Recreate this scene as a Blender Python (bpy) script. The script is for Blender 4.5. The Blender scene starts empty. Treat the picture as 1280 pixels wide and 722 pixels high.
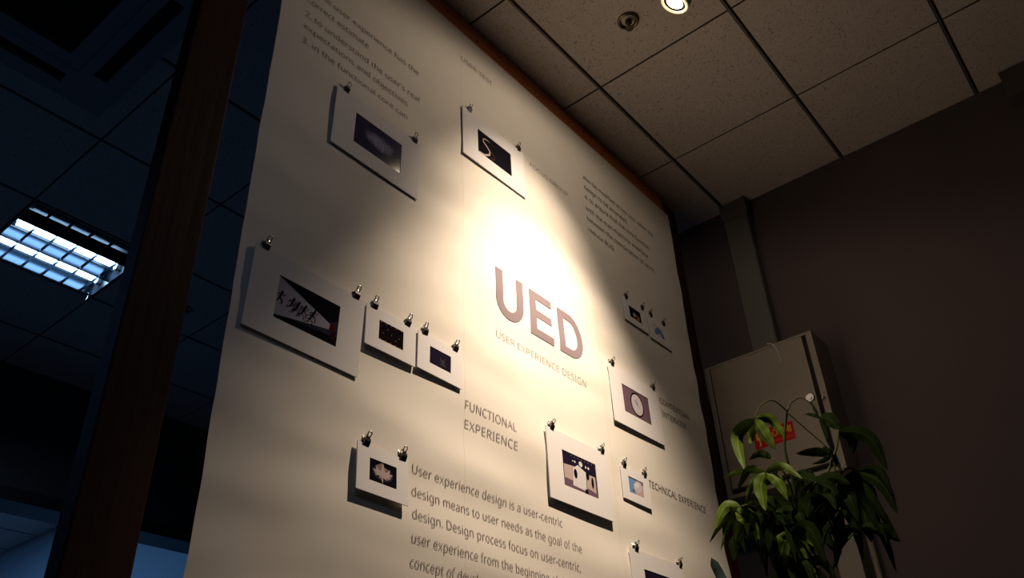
import bpy, bmesh, math, random
from mathutils import Vector, Matrix, noise
S = bpy.context.scene
C = S.collection
PI = math.pi

# ---------------------------------------------------------------- camera
cam_d = bpy.data.cameras.new('camera'); cam = bpy.data.objects.new('camera', cam_d); C.objects.link(cam)
cam_d.sensor_width = 36; cam_d.lens = 1063.433 * 36 / 1280; cam_d.clip_end = 60; cam_d.clip_start = .05
M = [[0.63753, -0.76947, -0.03834], [0.40361, 0.37596, -0.83412], [0.65624, 0.51631, 0.55025]]
R = Matrix(((M[0][0], -M[1][0], -M[2][0]), (M[0][1], -M[1][1], -M[2][1]), (M[0][2], -M[1][2], -M[2][2])))
cam.matrix_world = Matrix.Translation((0, 0, 1.41249)) @ R.to_4x4()
S.camera = cam
# ---------------------------------------------------------------- world, exposure
w = bpy.data.worlds.new('world'); S.world = w; w.use_nodes = True
w.node_tree.nodes['Background'].inputs[0].default_value = (.02, .03, .05, 1)
w.node_tree.nodes['Background'].inputs[1].default_value = .05
S.view_settings.view_transform = 'Standard'; S.view_settings.look = 'None'
S.view_settings.gamma = 1; S.view_settings.exposure = 0.0
try: S.view_settings.use_curve_mapping = False
except Exception: pass
# ---------------------------------------------------------------- lights of the place, plus an added fill spot
LAMP = Vector((1.866, .707, 3.80)); AIM = Vector((2.0, 1.29, 2.02))
def light(name, kind, loc, power, col, aim=None, **k):
    d = bpy.data.lights.new(name, kind); d.energy = power; d.color = col
    for a, b in k.items(): setattr(d, a, b)
    o = bpy.data.objects.new(name, d); C.objects.link(o); o.location = loc
    if aim is not None: o.rotation_euler = (Vector(aim) - Vector(loc)).to_track_quat('-Z', 'Y').to_euler()
    return o
WARM = (1, .79, .58); COOL = (.16, .43, 1)
LD = (AIM - LAMP).normalized()
light('spot_beam', 'SPOT', LAMP + LD * .02, 205, WARM, AIM + LD * .02, spot_size=math.radians(79), spot_blend=1.0, shadow_soft_size=.022)
light('spot_core', 'SPOT', LAMP + LD * .02, 64, WARM, (1.88, 1.415, 2.98), spot_size=math.radians(68), spot_blend=1, shadow_soft_size=.022)
light('spot_spill', 'SPOT', LAMP + LD * .02, 9, WARM, AIM + LD * .02, spot_size=math.radians(180), spot_blend=.3, shadow_soft_size=.03)
light('showroom_troffer_light', 'AREA', (-.476, -.265, 4.03), 4, (.42, .62, 1), (-.476, -.265, 0), size=.55)
# spot added behind the camera to brighten the room, then office troffers out of view
light('added_fill_spot', 'SPOT', (1.2, -2.6, 3.8), 2, WARM, (1.2, -4, 2.0), spot_size=math.radians(90), spot_blend=.8, shadow_soft_size=.03)
light('office_troffer_light', 'AREA', (-1.1, 3.93, 4.03), 10, COOL, (-1.1, 3.93, 0), size=.55, spread=math.radians(135))
light('rear_troffer_light', 'AREA', (.72, 7.53, 4.03), 60, COOL, (.72, 7.53, 0), size=.55)

# ---------------------------------------------------------------- material helpers
def mat(name, col, rough=.6, metal=0, emit=None, estr=0, spec=.5):
    m = bpy.data.materials.new(name); m.use_nodes = True
    b = m.node_tree.nodes['Principled BSDF']
    b.inputs['Base Color'].default_value = (*col, 1); b.inputs['Roughness'].default_value = rough
    b.inputs['Metallic'].default_value = metal; b.inputs['Specular IOR Level'].default_value = spec
    if emit: b.inputs['Emission Color'].default_value = (*emit, 1); b.inputs['Emission Strength'].default_value = estr
    return m
def nd(m, t, **k):
    n = m.node_tree.nodes.new(t)
    for a, b in k.items(): setattr(n, a, b)
    return n
def lk(m, a, b): m.node_tree.links.new(a, b)
def grain(m, c1, c2, scale=(1, 1, 1), ns=8, lo=.35, hi=.65, bump=0, detail=4):
    b = m.node_tree.nodes['Principled BSDF']
    tc = nd(m, 'ShaderNodeTexCoord'); mp = nd(m, 'ShaderNodeMapping'); mp.inputs['Scale'].default_value = scale
    no = nd(m, 'ShaderNodeTexNoise'); no.inputs['Scale'].default_value = ns; no.inputs['Detail'].default_value = detail
    cr = nd(m, 'ShaderNodeValToRGB'); cr.color_ramp.elements[0].position = lo; cr.color_ramp.elements[1].position = hi
    cr.color_ramp.elements[0].color = (*c1, 1); cr.color_ramp.elements[1].color = (*c2, 1)
    lk(m, tc.outputs['Object'], mp.inputs['Vector']); lk(m, mp.outputs[0], no.inputs['Vector'])
    lk(m, no.outputs[0], cr.inputs[0]); lk(m, cr.outputs[0], b.inputs['Base Color'])
    if bump:
        bp = nd(m, 'ShaderNodeBump'); bp.inputs['Strength'].default_value = bump; bp.inputs['Distance'].default_value = .01
        lk(m, no.outputs[0], bp.inputs['Height']); lk(m, bp.outputs[0], b.inputs['Normal'])
    return m
MT = {}
MT['paper'] = grain(mat('banner_paper', (.74, .70, .63), .85, spec=.12), (.70, .66, .60), (.78, .74, .68), (1, 1, 1), 3, .3, .7)
MT['ink'] = mat('grey_ink', (.14, .112, .11), .85, spec=.1); MT['ink_mid'] = mat('mid_grey_ink', (.25, .205, .20), .85, spec=.1); MT['ink_lit'] = mat('grey_ink_lit', (.38, .34, .32), .85, spec=.1)  # palest ink: lamplight washing over the sub-heading is put into its colour
MT['ink_mauve'] = mat('mauve_ink', (.235, .185, .205), .85, spec=.1)
MT['wood'] = grain(mat('stained_wood_shaded', (.2, .08, .03), .6, spec=.15), (.024, .008, .004), (.044, .014, .006), (14, 14, .9), 4, .3, .7, .15)  # posts' copy of the timber, with their shade put into the colour
MT['wood_x'] = grain(mat('stained_wood_lit', (.3, .11, .04), .6, spec=.2), (.42, .13, .04), (.58, .20, .07), (.9, 14, 14), 4, .3, .7, .15)  # beam's copy of the timber, brightened for the lamplight falling on it
MT['knot'] = mat('wood_knot', (.03, .012, .006), .6)
MT['wall'] = grain(mat('mauve_grey_wall_paint', (.2, .17, .17), .85), (.068, .052, .055), (.080, .061, .064), (1, 1, 1), 2, .3, .7, .03)
MT['wall_pale'] = mat('pale_wall_paint', (.62, .66, .68), .8)
MT['wall_dark'] = mat('dark_header_paint', (.06, .06, .065), .7)
MT['trim'] = mat('black_frame', (.015, .015, .018), .5)
MT['floor'] = grain(mat('grey_floor', (.25, .22, .2), .5), (.085, .075, .07), (.11, .10, .09), (1, 1, 1), 4)
MT['plenum'] = mat('ceiling_slab', (.02, .02, .02), .9)
MT['tee'] = mat('ceiling_tee_metal', (.16, .14, .12), .5)
MT['steel'] = mat('clip_steel', (.75, .72, .66), .22, 1)
MT['darksteel'] = mat('clip_dark_steel', (.07, .07, .08), .3, .8)
MT['board'] = mat('mat_board', (.72, .70, .71), .9, spec=.1)
MT['cabinet'] = grain(mat('cabinet_paint', (.5, .46, .38), .45), (.19, .165, .13), (.215, .185, .15), (1, 1, 1), 5)
MT['trunk'] = mat('trunking_paint', (.10, .096, .092), .6)
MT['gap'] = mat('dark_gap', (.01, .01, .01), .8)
MT['chrome'] = mat('chrome', (.6, .6, .62), .3, 1)
MT['red'] = mat('warning_red', (.40, .012, .014), .6, spec=.1)
MT['yellow'] = mat('warning_yellow', (.62, .42, .05), .6, spec=.1)
MT['orange'] = mat('warning_orange', (.6, .17, .04), .6, spec=.1)
MT['white'] = mat('white_plastic', (.62, .62, .62), .5)
MT['lampbody'] = mat('lamp_body_metal', (.65, .62, .6), .45)
MT['lens'] = mat('lamp_lens', (1, 1, 1), .3, emit=(1, .93, .78), estr=12)
MT['ring'] = mat('lamp_ring_glow', (.8, .7, .5), .3, 0, emit=(1, .66, .34), estr=1.0)  # trim ring; the lamplight it catches is put in as emission
MT['brass'] = mat('dull_brass', (.16, .12, .08), .3, .9)
MT['tube'] = mat('lit_tube', (.9, .95, 1), .4, emit=(.42, .68, 1), estr=20)
MT['tube_off'] = mat('unlit_tube', (.25, .27, .3), .4)
MT['mirror'] = mat('louvre_mirror', (.035, .05, .07), .2, 1)
MT['housing'] = mat('troffer_housing', (.12, .14, .16), .4, .6)
MT['acpanel'] = mat('air_conditioner_plastic', (.24, .24, .24), .5)
MT['acdark'] = mat('air_conditioner_dark', (.006, .006, .006), .8)
MT['pot'] = grain(mat('glazed_pot', (.2, .08, .05), .35), (.16, .06, .04), (.26, .11, .07))
MT['soil'] = mat('soil', (.03, .02, .012), .95)
MT['bark'] = grain(mat('bark', (.1, .08, .05), .8), (.06, .045, .03), (.14, .11, .07), (8, 8, 1.5), 6)
MT['stem'] = mat('green_stem', (.03, .036, .012), .6, spec=.1)
MT['thread'] = mat('white_thread', (.85, .83, .78), .7)

# ceiling tile: mineral board with small dark pits
m = mat('mineral_ceiling_tile', (.5, .45, .4), .9); MT['tile'] = m
b = m.node_tree.nodes['Principled BSDF']
geo = nd(m, 'ShaderNodeNewGeometry'); mp = nd(m, 'ShaderNodeMapping'); mp.inputs['Scale'].default_value = (1, 2.3, 1); mp0 = nd(m, 'ShaderNodeMapping'); mp0.inputs['Rotation'].default_value = (0, 0, math.radians(-50))
lk(m, geo.outputs['Position'], mp0.inputs['Vector']); lk(m, mp0.outputs[0], mp.inputs['Vector'])
n1 = nd(m, 'ShaderNodeTexNoise'); n1.inputs['Scale'].default_value = 88; n1.inputs['Detail'].default_value = 2; n1.inputs['Roughness'].default_value = .6
n2 = nd(m, 'ShaderNodeTexNoise'); n2.inputs['Scale'].default_value = 240; n2.inputs['Detail'].default_value = 1
lk(m, mp.outputs[0], n1.inputs['Vector']); lk(m, mp.outputs[0], n2.inputs['Vector'])
r1 = nd(m, 'ShaderNodeMapRange'); r1.inputs[1].default_value = .63; r1.inputs[2].default_value = .67; lk(m, n1.outputs[0], r1.inputs[0])
r2 = nd(m, 'ShaderNodeMapRange'); r2.inputs[1].default_value = .64; r2.inputs[2].default_value = .72; r2.inputs[4].default_value = .6; lk(m, n2.outputs[0], r2.inputs[0])
mx = nd(m, 'ShaderNodeMath', operation='MAXIMUM'); lk(m, r1.outputs[0], mx.inputs[0]); lk(m, r2.outputs[0], mx.inputs[1])
cr = nd(m, 'ShaderNodeValToRGB'); cr.color_ramp.elements[0].color = (.55, .49, .45, 1); cr.color_ramp.elements[1].color = (.20, .155, .13, 1)
lk(m, mx.outputs[0], cr.inputs[0]); lk(m, cr.outputs[0], b.inputs['Base Color'])
bp = nd(m, 'ShaderNodeBump', invert=True); bp.inputs['Strength'].default_value = .5; bp.inputs['Distance'].default_value = .004
lk(m, mx.outputs[0], bp.inputs['Height']); lk(m, bp.outputs[0], b.inputs['Normal'])

# leaf: pale midrib and side veins from the UV
def leafmat(name, c1, c2, rib):
    m = mat(name, c1, .5, spec=.08 if 'young' in name else .0); b = m.node_tree.nodes['Principled BSDF']
    uv = nd(m, 'ShaderNodeUVMap', uv_map='UVMap'); sp = nd(m, 'ShaderNodeSeparateXYZ'); lk(m, uv.outputs[0], sp.inputs[0])
    a = nd(m, 'ShaderNodeMath', operation='SUBTRACT'); a.inputs[1].default_value = .5; lk(m, sp.outputs[0], a.inputs[0])
    a2 = nd(m, 'ShaderNodeMath', operation='ABSOLUTE'); lk(m, a.outputs[0], a2.inputs[0])
    rr = nd(m, 'ShaderNodeMapRange'); rr.inputs[1].default_value = .02; rr.inputs[2].default_value = .06; rr.inputs[3].default_value = 1; rr.inputs[4].default_value = 0
    lk(m, a2.outputs[0], rr.inputs[0])
    s1 = nd(m, 'ShaderNodeMath', operation='SUBTRACT'); lk(m, sp.outputs[1], s1.inputs[0])
    hm = nd(m, 'ShaderNodeMath', operation='MULTIPLY'); hm.inputs[1].default_value = .35; lk(m, a2.outputs[0], hm.inputs[0]); lk(m, hm.outputs[0], s1.inputs[1])
    s2 = nd(m, 'ShaderNodeMath', operation='MULTIPLY'); s2.inputs[1].default_value = 75; lk(m, s1.outputs[0], s2.inputs[0])
    s3 = nd(m, 'ShaderNodeMath', operation='SINE'); lk(m, s2.outputs[0], s3.inputs[0])
    s4 = nd(m, 'ShaderNodeMapRange'); s4.inputs[1].default_value = .2; s4.inputs[2].default_value = 1; lk(m, s3.outputs[0], s4.inputs[0])
    m1 = nd(m, 'ShaderNodeMix', data_type='RGBA'); m1.inputs[6].default_value = (*c1, 1); m1.inputs[7].default_value = (*c2, 1); lk(m, s4.outputs[0], m1.inputs[0])
    m2 = nd(m, 'ShaderNodeMix', data_type='RGBA'); m2.inputs[7].default_value = (*rib, 1); lk(m, m1.outputs[2], m2.inputs[6]); lk(m, rr.outputs[0], m2.inputs[0])
    lk(m, m2.outputs[2], b.inputs['Base Color'])
    return m
MT['leaf_lamplit'] = leafmat('leaf_young_green', (.050, .085, .006), (.042, .072, .005), (.11, .14, .025))  # same foliage with the spotlight on it put into the green
MT['leaf_shaded'] = leafmat('leaf_shaded_deep_green', (.008, .014, .004), (.006, .011, .003), (.016, .024, .008))  # deep green, darkened further for the shade within the crown
MT['leaf_spear'] = leafmat('leaf_blue_green', (.03, .05, .045), (.025, .045, .038), (.035, .055, .05))

# ---------------------------------------------------------------- object helpers
def obj(name, bm, material, parent=None, smooth=False, bevel=0):
    if isinstance(bm, bmesh.types.BMesh):
        bmesh.ops.recalc_face_normals(bm, faces=bm.faces[:])
        me = bpy.data.meshes.new(name); bm.to_mesh(me); bm.free()
    else: me = bm
    ms = material if isinstance(material, list) else [material]
    for x in ms: me.materials.append(MT[x] if isinstance(x, str) else x)
    if smooth:
        for p in me.polygons: p.use_smooth = True
    o = bpy.data.objects.new(name, me); C.objects.link(o)
    if parent is not None: o.parent = parent
    if bevel:
        md = o.modifiers.new('bevel', 'BEVEL'); md.width = bevel; md.segments = 2; md.limit_method = 'ANGLE'
    return o
def tag(o, label=None, cat=None, group=None, kind=None):
    if label: o['label'] = label
    if cat: o['category'] = cat
    if group: o['group'] = group
    if kind: o['kind'] = kind
    return o
def empty(name, loc=(0, 0, 0), rot=(0, 0, 0), **k):
    o = bpy.data.objects.new(name, None); o.empty_display_size = .05; C.objects.link(o)
    o.location = loc; o.rotation_euler = rot
    return tag(o, **k)
def BM(): return bmesh.new()
def box(bm, x0, x1, y0, y1, z0, z1, mi=0):
    v = [bm.verts.new(p) for p in ((x0, y0, z0), (x1, y0, z0), (x1, y1, z0), (x0, y1, z0), (x0, y0, z1), (x1, y0, z1), (x1, y1, z1), (x0, y1, z1))]
    for f in ((0, 3, 2, 1), (4, 5, 6, 7), (0, 1, 5, 4), (1, 2, 6, 5), (2, 3, 7, 6), (3, 0, 4, 7)):
        bm.faces.new([v[i] for i in f]).material_index = mi
    return bm
def B(x0, x1, y0, y1, z0, z1): return box(BM(), x0, x1, y0, y1, z0, z1)
def tube(bm, pts, rad, n=8, cap=True, closed=False, mi=0):
    pts = [Vector(p) for p in pts]; rs = rad if isinstance(rad, (list, tuple)) else [rad] * len(pts)
    rings = []; up = Vector((0, 0, 1)); N = len(pts)
    for i, p in enumerate(pts):
        if closed: t = pts[(i + 1) % N] - pts[i - 1]
        else: t = pts[min(i + 1, N - 1)] - pts[max(i - 1, 0)]
        t.normalize()
        if i == 0:
            a = t.cross(up)
            if a.length < .1: a = t.cross(Vector((1, 0, 0)))
        else: a = a - t * a.dot(t)
        a.normalize(); c = t.cross(a)
        rings.append([bm.verts.new(p + (a * math.cos(q) + c * math.sin(q)) * rs[i]) for q in [2 * PI * k / n for k in range(n)]])
    R_ = range(N if closed else N - 1)
    for i in R_:
        A, Bq = rings[i], rings[(i + 1) % N]
        for k in range(n): bm.faces.new((A[k], A[(k + 1) % n], Bq[(k + 1) % n], Bq[k])).material_index = mi
    if cap and not closed:
        bm.faces.new(rings[0][::-1]).material_index = mi; bm.faces.new(rings[-1]).material_index = mi
    return bm
def lathe(bm, prof, n=24, mi=0, mtx=None):
    rings = []
    for r, z in prof:
        if r < 1e-6: rings.append([bm.verts.new((0, 0, z))])
        else: rings.append([bm.verts.new((r * math.cos(2 * PI * k / n), r * math.sin(2 * PI * k / n), z)) for k in range(n)])
    for A, D in zip(rings, rings[1:]):
        for k in range(n):
            q = [A[k % len(A)], A[(k + 1) % len(A)], D[(k + 1) % len(D)], D[k % len(D)]]
            u = []
            for v in q:
                if v not in u: u.append(v)
            if len(u) > 2: bm.faces.new(u).material_index = mi
    if mtx is not None: bmesh.ops.transform(bm, matrix=mtx, verts=[v for r in rings for v in r])
    return bm
def bez(pts, n):
    pts = [Vector(p) for p in pts]; out = []
    # Catmull-Rom through the points
    P = [pts[0] * 2 - pts[1]] + pts + [pts[-1] * 2 - pts[-2]]
    for i in range(len(pts) - 1):
        for k in range(n):
            t = k / n; a, b_, c, d = P[i:i + 4]
            out.append(.5 * ((2 * b_) + (c - a) * t + (2 * a - 5 * b_ + 4 * c - d) * t * t + (3 * b_ - a - 3 * c + d) * t ** 3))
    out.append(pts[-1]); return out

# ================================================================ SETTING
ZC = 4.05
GX, GY, G = 1.6241, 1.2347, .6
tag(obj('floor', B(-2.2, 3.5, -4.2, 11.2, -.1, 0), 'floor'), kind='structure')
tag(obj('wall_right', B(3.34, 3.5, -4, 5.3, 0, 4.2), 'wall'), kind='structure')
tag(obj('wall_rear_right', B(3.36, 3.5, 5.5, 11, 0, 4.2), 'wall_pale'), kind='structure')
tag(obj('wall_back', B(-2, 3.36, 11, 11.2, 0, 4.2), 'wall_pale'), kind='structure')
tag(obj('wall_left', B(-2.2, -2, -4, 11, 0, 4.2), 'wall'), kind='structure')
tag(obj('wall_front', B(-2, 3.34, -4.2, -4, 0, 4.2), 'wall'), kind='structure')
tag(obj('wall_header', B(-2, 3.36, 5.3, 5.5, 3.3, 4.2), 'wall_dark'), kind='structure')
tag(obj('trim_1', B(-2, 3.36, 5.26, 5.5, 3.222, 3.3), 'trim'), kind='structure')
tag(obj('trim_2', B(3.265, 3.34, -3.2, -.065, 3.9, 4.044), 'wall'), kind='structure')
ceil = tag(obj('ceiling', B(-2.2, 3.5, -4.2, 11.2, 4.2, 4.3), 'plenum'), kind='structure')
fix_cells = {(-1, 4): 1, (-5, 4): 1, (-2, 10): 1, (-4, -3): 1}
ac_box = (-.01, .94, 1.94, 2.89)
tile_cache = {}
def clip_rects(x0, x1, y0, y1):
    ax0, ax1, ay0, ay1 = ac_box[0] + .03, ac_box[1] - .03, ac_box[2] + .03, ac_box[3] - .03
    if x1 <= ax0 or x0 >= ax1 or y1 <= ay0 or y0 >= ay1: return [(x0, x1, y0, y1)]
    out = []
    if x0 < ax0: out.append((x0, ax0, y0, y1))
    if x1 > ax1: out.append((ax1, x1, y0, y1))
    xa, xb = max(x0, ax0), min(x1, ax1)
    if y0 < ay0: out.append((xa, xb, y0, ay0))
    if y1 > ay1: out.append((xa, xb, ay1, y1))
    return out
for i in range(-6, 3):
    for j in range(-9, 17):
        x0, x1 = GX + i * G + .0045, GX + (i + 1) * G - .0045
        y0, y1 = GY + j * G + .0095, GY + (j + 1) * G - .0095
        x1 = min(x1, 3.338); x0 = max(x0, -1.998); y0 = max(y0, -3.998)
        if (i, j) in fix_cells or x1 - x0 < .05 or y1 - y0 < .05: continue
        rs = clip_rects(x0, x1, y0, y1)
        if not rs: continue
        key = (round(x1 - x0, 3), round(y1 - y0, 3))
        if len(rs) == 1 and rs[0] == (x0, x1, y0, y1):
            if key not in tile_cache:
                w_, d_ = key
                o = obj('ceiling_tile', B(0, w_, 0, d_, 0, .014), 'tile', ceil); tile_cache[key] = o.data
            else:
                o = bpy.data.objects.new('ceiling_tile', tile_cache[key]); C.objects.link(o); o.parent = ceil
            o.location = (x0, y0, ZC + random.Random(i * 50 + j).uniform(0, .0012))
        else:
            bm = BM()
            x0_, y0_ = x0, y0
            for r in rs: box(bm, r[0], r[1], r[2], r[3], ZC, ZC + .014)
            obj('ceiling_tile', bm, 'tile', ceil)
tee_me = None
for j in range(-8, 17):
    y = GY + j * G
    segs = [(-2, 3.338)] if not (ac_box[2] < y < ac_box[3]) else [(-2, ac_box[0] + .03), (ac_box[1] - .03, 3.338)]
    bm = BM()
    for a_, b_ in segs: box(bm, a_, b_, y + .0005, y + .0062, ZC - .002, ZC + .012)
    obj('ceiling_tee_or_shade', bm, 'tee', ceil)
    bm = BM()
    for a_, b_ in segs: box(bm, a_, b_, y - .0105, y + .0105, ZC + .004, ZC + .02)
    obj('ceiling_tee_or_shade', bm, 'gap', ceil)  # black strip painted as shade in the joint, behind the tee
for i in range(-6, 3):
    x = GX + i * G; ys = [(-4, 5.3), (5.5, 11)]
    if ac_box[0] < x < ac_box[1]: ys = [(-4, ac_box[2] + .03), (ac_box[3] - .03, 5.3), (5.5, 11)]
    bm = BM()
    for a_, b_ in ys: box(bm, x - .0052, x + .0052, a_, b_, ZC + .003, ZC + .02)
    obj('ceiling_tee_or_shade', bm, 'gap', ceil)  # black strip standing for the shade between tiles

# electrical trunking on the wall, above and below the cabinet
tk = empty('cable_trunking', (3.31, 1.18, 2), label='grey vertical cable trunking on the dark wall, running from ceiling down behind the metal cabinet', cat='trunking')
def local(o, parent): o.parent = parent; o.matrix_parent_inverse = Matrix.Translation(-parent.location); return o
def part(name, bm, m_, parent, **k):
    o = obj(name, bm, m_, None, **k); o.parent = parent
    o.matrix_parent_inverse = Matrix.Translation(-Vector(parent.location)) if parent.type == 'EMPTY' else Matrix.Identity(4)
    return o
part('duct', B(3.284, 3.34, 1.118, 1.236, 3.16, 4.047), 'trunk', tk, bevel=.002)
part('lid', B(3.279, 3.2845, 1.122, 1.232, 3.162, 3.94), 'trunk', tk, bevel=.001)
part('ceiling_collar', B(3.276, 3.34, 1.108, 1.244, 3.955, 4.046), 'trunk', tk, bevel=.002)
part('lower_duct', B(3.27, 3.34, 1.0, 1.09, 1.2, 2.555), 'cabinet', tk, bevel=.002)
part('conduit', tube(BM(), [(3.318, .965, 1.2), (3.318, .965, 2.555)], .012), 'cabinet', tk, smooth=True)

# electrical cabinet
cb = empty('electrical_cabinet', (3.25, 1.2, 2.56), label='beige metal electrical cabinet with a red warning sticker, on the dark wall behind the plant', cat='cabinet')
Y0, Y1, Z0, Z1, XF = .930, 1.425, 2.56, 3.158, 3.16
bm = BM()
box(bm, XF + .02, 3.34, Y0, Y1, Z0, Z1)
part('body', bm, 'cabinet', cb, bevel=.002)
rm = BM()   # raised rim round the door
box(rm, XF, XF + .021, Y0, Y0 + .026, Z0, Z1); box(rm, XF, XF + .021, Y1 - .02, Y1, Z0, Z1)
box(rm, XF, XF + .021, Y0 + .026, Y1 - .02, Z0, Z0 + .016); box(rm, XF, XF + .021, Y0 + .026, Y1 - .02, Z1 - .012, Z1)
part('rim', rm, 'cabinet', cb, bevel=.0015)
dr = part('door', B(XF - .003, XF + .016, Y0 + .043, Y1 - .028, Z0 + .036, Z1 - .014), 'cabinet', cb, bevel=.002)
sk = BM()
box(sk, XF + .017, XF + .0205, Y0 + .0262, Y1 - .021, Z0 + .0162, Z1 - .0125)
part('door_shadow_gap', sk, 'gap', cb)
rotx = Matrix.Rotation(-PI / 2, 4, 'Y')
lockm = Matrix.Translation((XF - .003, .998, 2.871)) @ rotx
lb = BM(); lathe(lb, [(0, 0), (.019, 0), (.019, .003), (.016, .006), (.009, .006), (.009, .010), (0, .010)], 24, mtx=lockm)
o = obj('lock', lb, 'chrome', dr, smooth=False); o['label'] = 'round chrome lock'
hb = BM(); lathe(hb, [(0, 0), (.006, 0), (.006, .01), (.004, .013), (0, .014)], 14, mtx=Matrix.Translation((XF, .948, 2.853)) @ rotx)
part('latch_pin', hb, 'chrome', cb, smooth=True)

# warning sticker: red sheet, yellow bolt, yellow characters, small line below
def sans(t):
    # plain sans-serif letterforms with a large x-height
    return ''.join(chr(0x1D5A0 + ord(c) - 65) if 'A' <= c <= 'Z' else chr(0x1D5BA + ord(c) - 97) if 'a' <= c <= 'z' else chr(0x1D7E2 + ord(c) - 48) if '0' <= c <= '9' else c for c in t)
def text_mesh(body, offset=0.0, res=4):
    body = sans(body)
    c = bpy.data.curves.new('t', 'FONT'); c.body = body; c.offset = offset; c.resolution_u = res
    o = bpy.data.objects.new('t', c); C.objects.link(o)
    dg = bpy.context.evaluated_depsgraph_get(); dg.update()
    me = bpy.data.meshes.new_from_object(o.evaluated_get(dg))
    bpy.data.objects.remove(o); bpy.data.curves.remove(c)
    return me
SX = XF - .0034
st = obj('warning_label', B(SX, SX + .0006, 1.092, 1.264, 2.727, 2.803), 'red', dr); st['label'] = 'red sticker with yellow lightning bolt and Chinese warning characters'
def on_label(body, yl, yr, zb, zt, mt, off=0.0):
    me = text_mesh(body, off)
    xs = [v.co.x for v in me.vertices]; ys = [v.co.y for v in me.vertices]
    a0, a1, b0, b1 = min(xs), max(xs), min(ys), max(ys)
    for v in me.vertices:
        u = (v.co.x - a0) / (a1 - a0); t_ = (v.co.y - b0) / (b1 - b0)
        v.co = (SX - .0006, yl + (yr - yl) * u, zb + (zt - zb) * t_)
    obj('lettering', me, mt, dr)
on_label('当心触电', 1.216, 1.100, 2.760, 2.793, 'yellow', .012)
on_label('DANGER ELECTRIC SHOCK', 1.216, 1.100, 2.738, 2.748, 'orange', 0)
bm = BM()
bolt = [(1.252, 2.792), (1.240, 2.794), (1.2445, 2.772), (1.236, 2.775), (1.238, 2.742), (1.234, 2.744), (1.241, 2.734), (1.247, 2.742), (1.2425, 2.742), (1.243, 2.763), (1.2525, 2.762)]
bm.faces.new([bm.verts.new((SX - .0006, y, z)) for y, z in bolt]); bmesh.ops.triangulate(bm, faces=bm.faces[:])
obj('lightning_bolt', bm, 'yellow', dr)
# thread caught on top of the door
thr = obj('hanging_thread', tube(BM(), bez([(XF - .006, 1.118, 3.165), (XF - .010, 1.095, 3.150), (XF - .008, 1.080, 3.110), (XF - .006, 1.078, 3.06)], 6), .0013, 5), 'thread', smooth=True)
tag(thr, 'thin white thread hanging over the top of the beige cabinet door', 'thread')

# ================================================================ TIMBER FRAME
fr = empty('timber_frame', (1.9, 1.48, 0), label='brown stained timber frame of posts and top beam that carries the banner', cat='frame')
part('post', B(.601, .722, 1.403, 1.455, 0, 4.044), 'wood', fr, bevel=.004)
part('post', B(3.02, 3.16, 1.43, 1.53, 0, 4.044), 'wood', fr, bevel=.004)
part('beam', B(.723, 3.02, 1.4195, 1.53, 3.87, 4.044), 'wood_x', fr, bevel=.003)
for x, z in ((1.66, 3.985), (2.49, 3.975)):
    k = BM(); lathe(k, [(0, 0), (.006, 0), (.007, .001), (0, .0015)], 10, mtx=Matrix.Translation((x, 1.4195, z)) @ Matrix.Rotation(PI / 2, 4, 'X'))
    part('screw', k, 'knot', fr)

# ================================================================ BANNER
XL, XR, ZT, ZB, YB = .823, 3.040, 3.951, .55, 1.415
def bd(x, z):
    """how far the paper stands off its plane, towards the room"""
    k = min(1, max(0, (ZT - z) / .8))
    n = noise.noise(Vector((x * 1.3, (z + x * .10) * 6.2, 3.1))) * .0082 + noise.noise(Vector((x * 2.8, (z - x * .15) * 12, 7.7))) * .0018
    n += noise.noise(Vector((x * .9, z * 1.6, 1.2))) * .005
    return n * (.04 + .96 * k)
ban = empty('banner', (1.93, YB, .55), label='tall off-white paper banner hung on the timber frame, printed with grey lettering', cat='banner')
seams = [XL, 1.563, 2.290, XR]
for s in range(3):
    x0, x1 = seams[s], seams[s + 1] 
    nx, nz = 30, 300
    bm = BM(); uvl = None
    gr = []
    for a in range(nx + 1):
        x = x0 + (x1 - x0) * a / nx; col = []
        e = 0
        if s > 0: e = .0002 * math.exp(-((x - x0) / .02))       # the overlapping edge stands a little proud
        for q in range(nz + 1):
            z = ZB + (ZT - ZB) * q / nz
            xe = x
            if s == 2 and a == nx: xe += .006 * noise.noise(Vector((0, z * 2.2, 5))) - .014 * (1 - (z - ZB) / (ZT - ZB)) + .006
            if s == 0 and a == 0: xe += .006 * noise.noise(Vector((0, z * 2.2, 9)))
            col.append((xe, YB - bd(x, z) - e , z))
        gr.append(col)
    F = [[bm.verts.new(p) for p in c] for c in gr]
    for a in range(nx):
        for q in range(nz): bm.faces.new((F[a][q], F[a + 1][q], F[a + 1][q + 1], F[a][q + 1]))
    o = part('sheet', bm, 'paper', ban, smooth=True)

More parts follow.
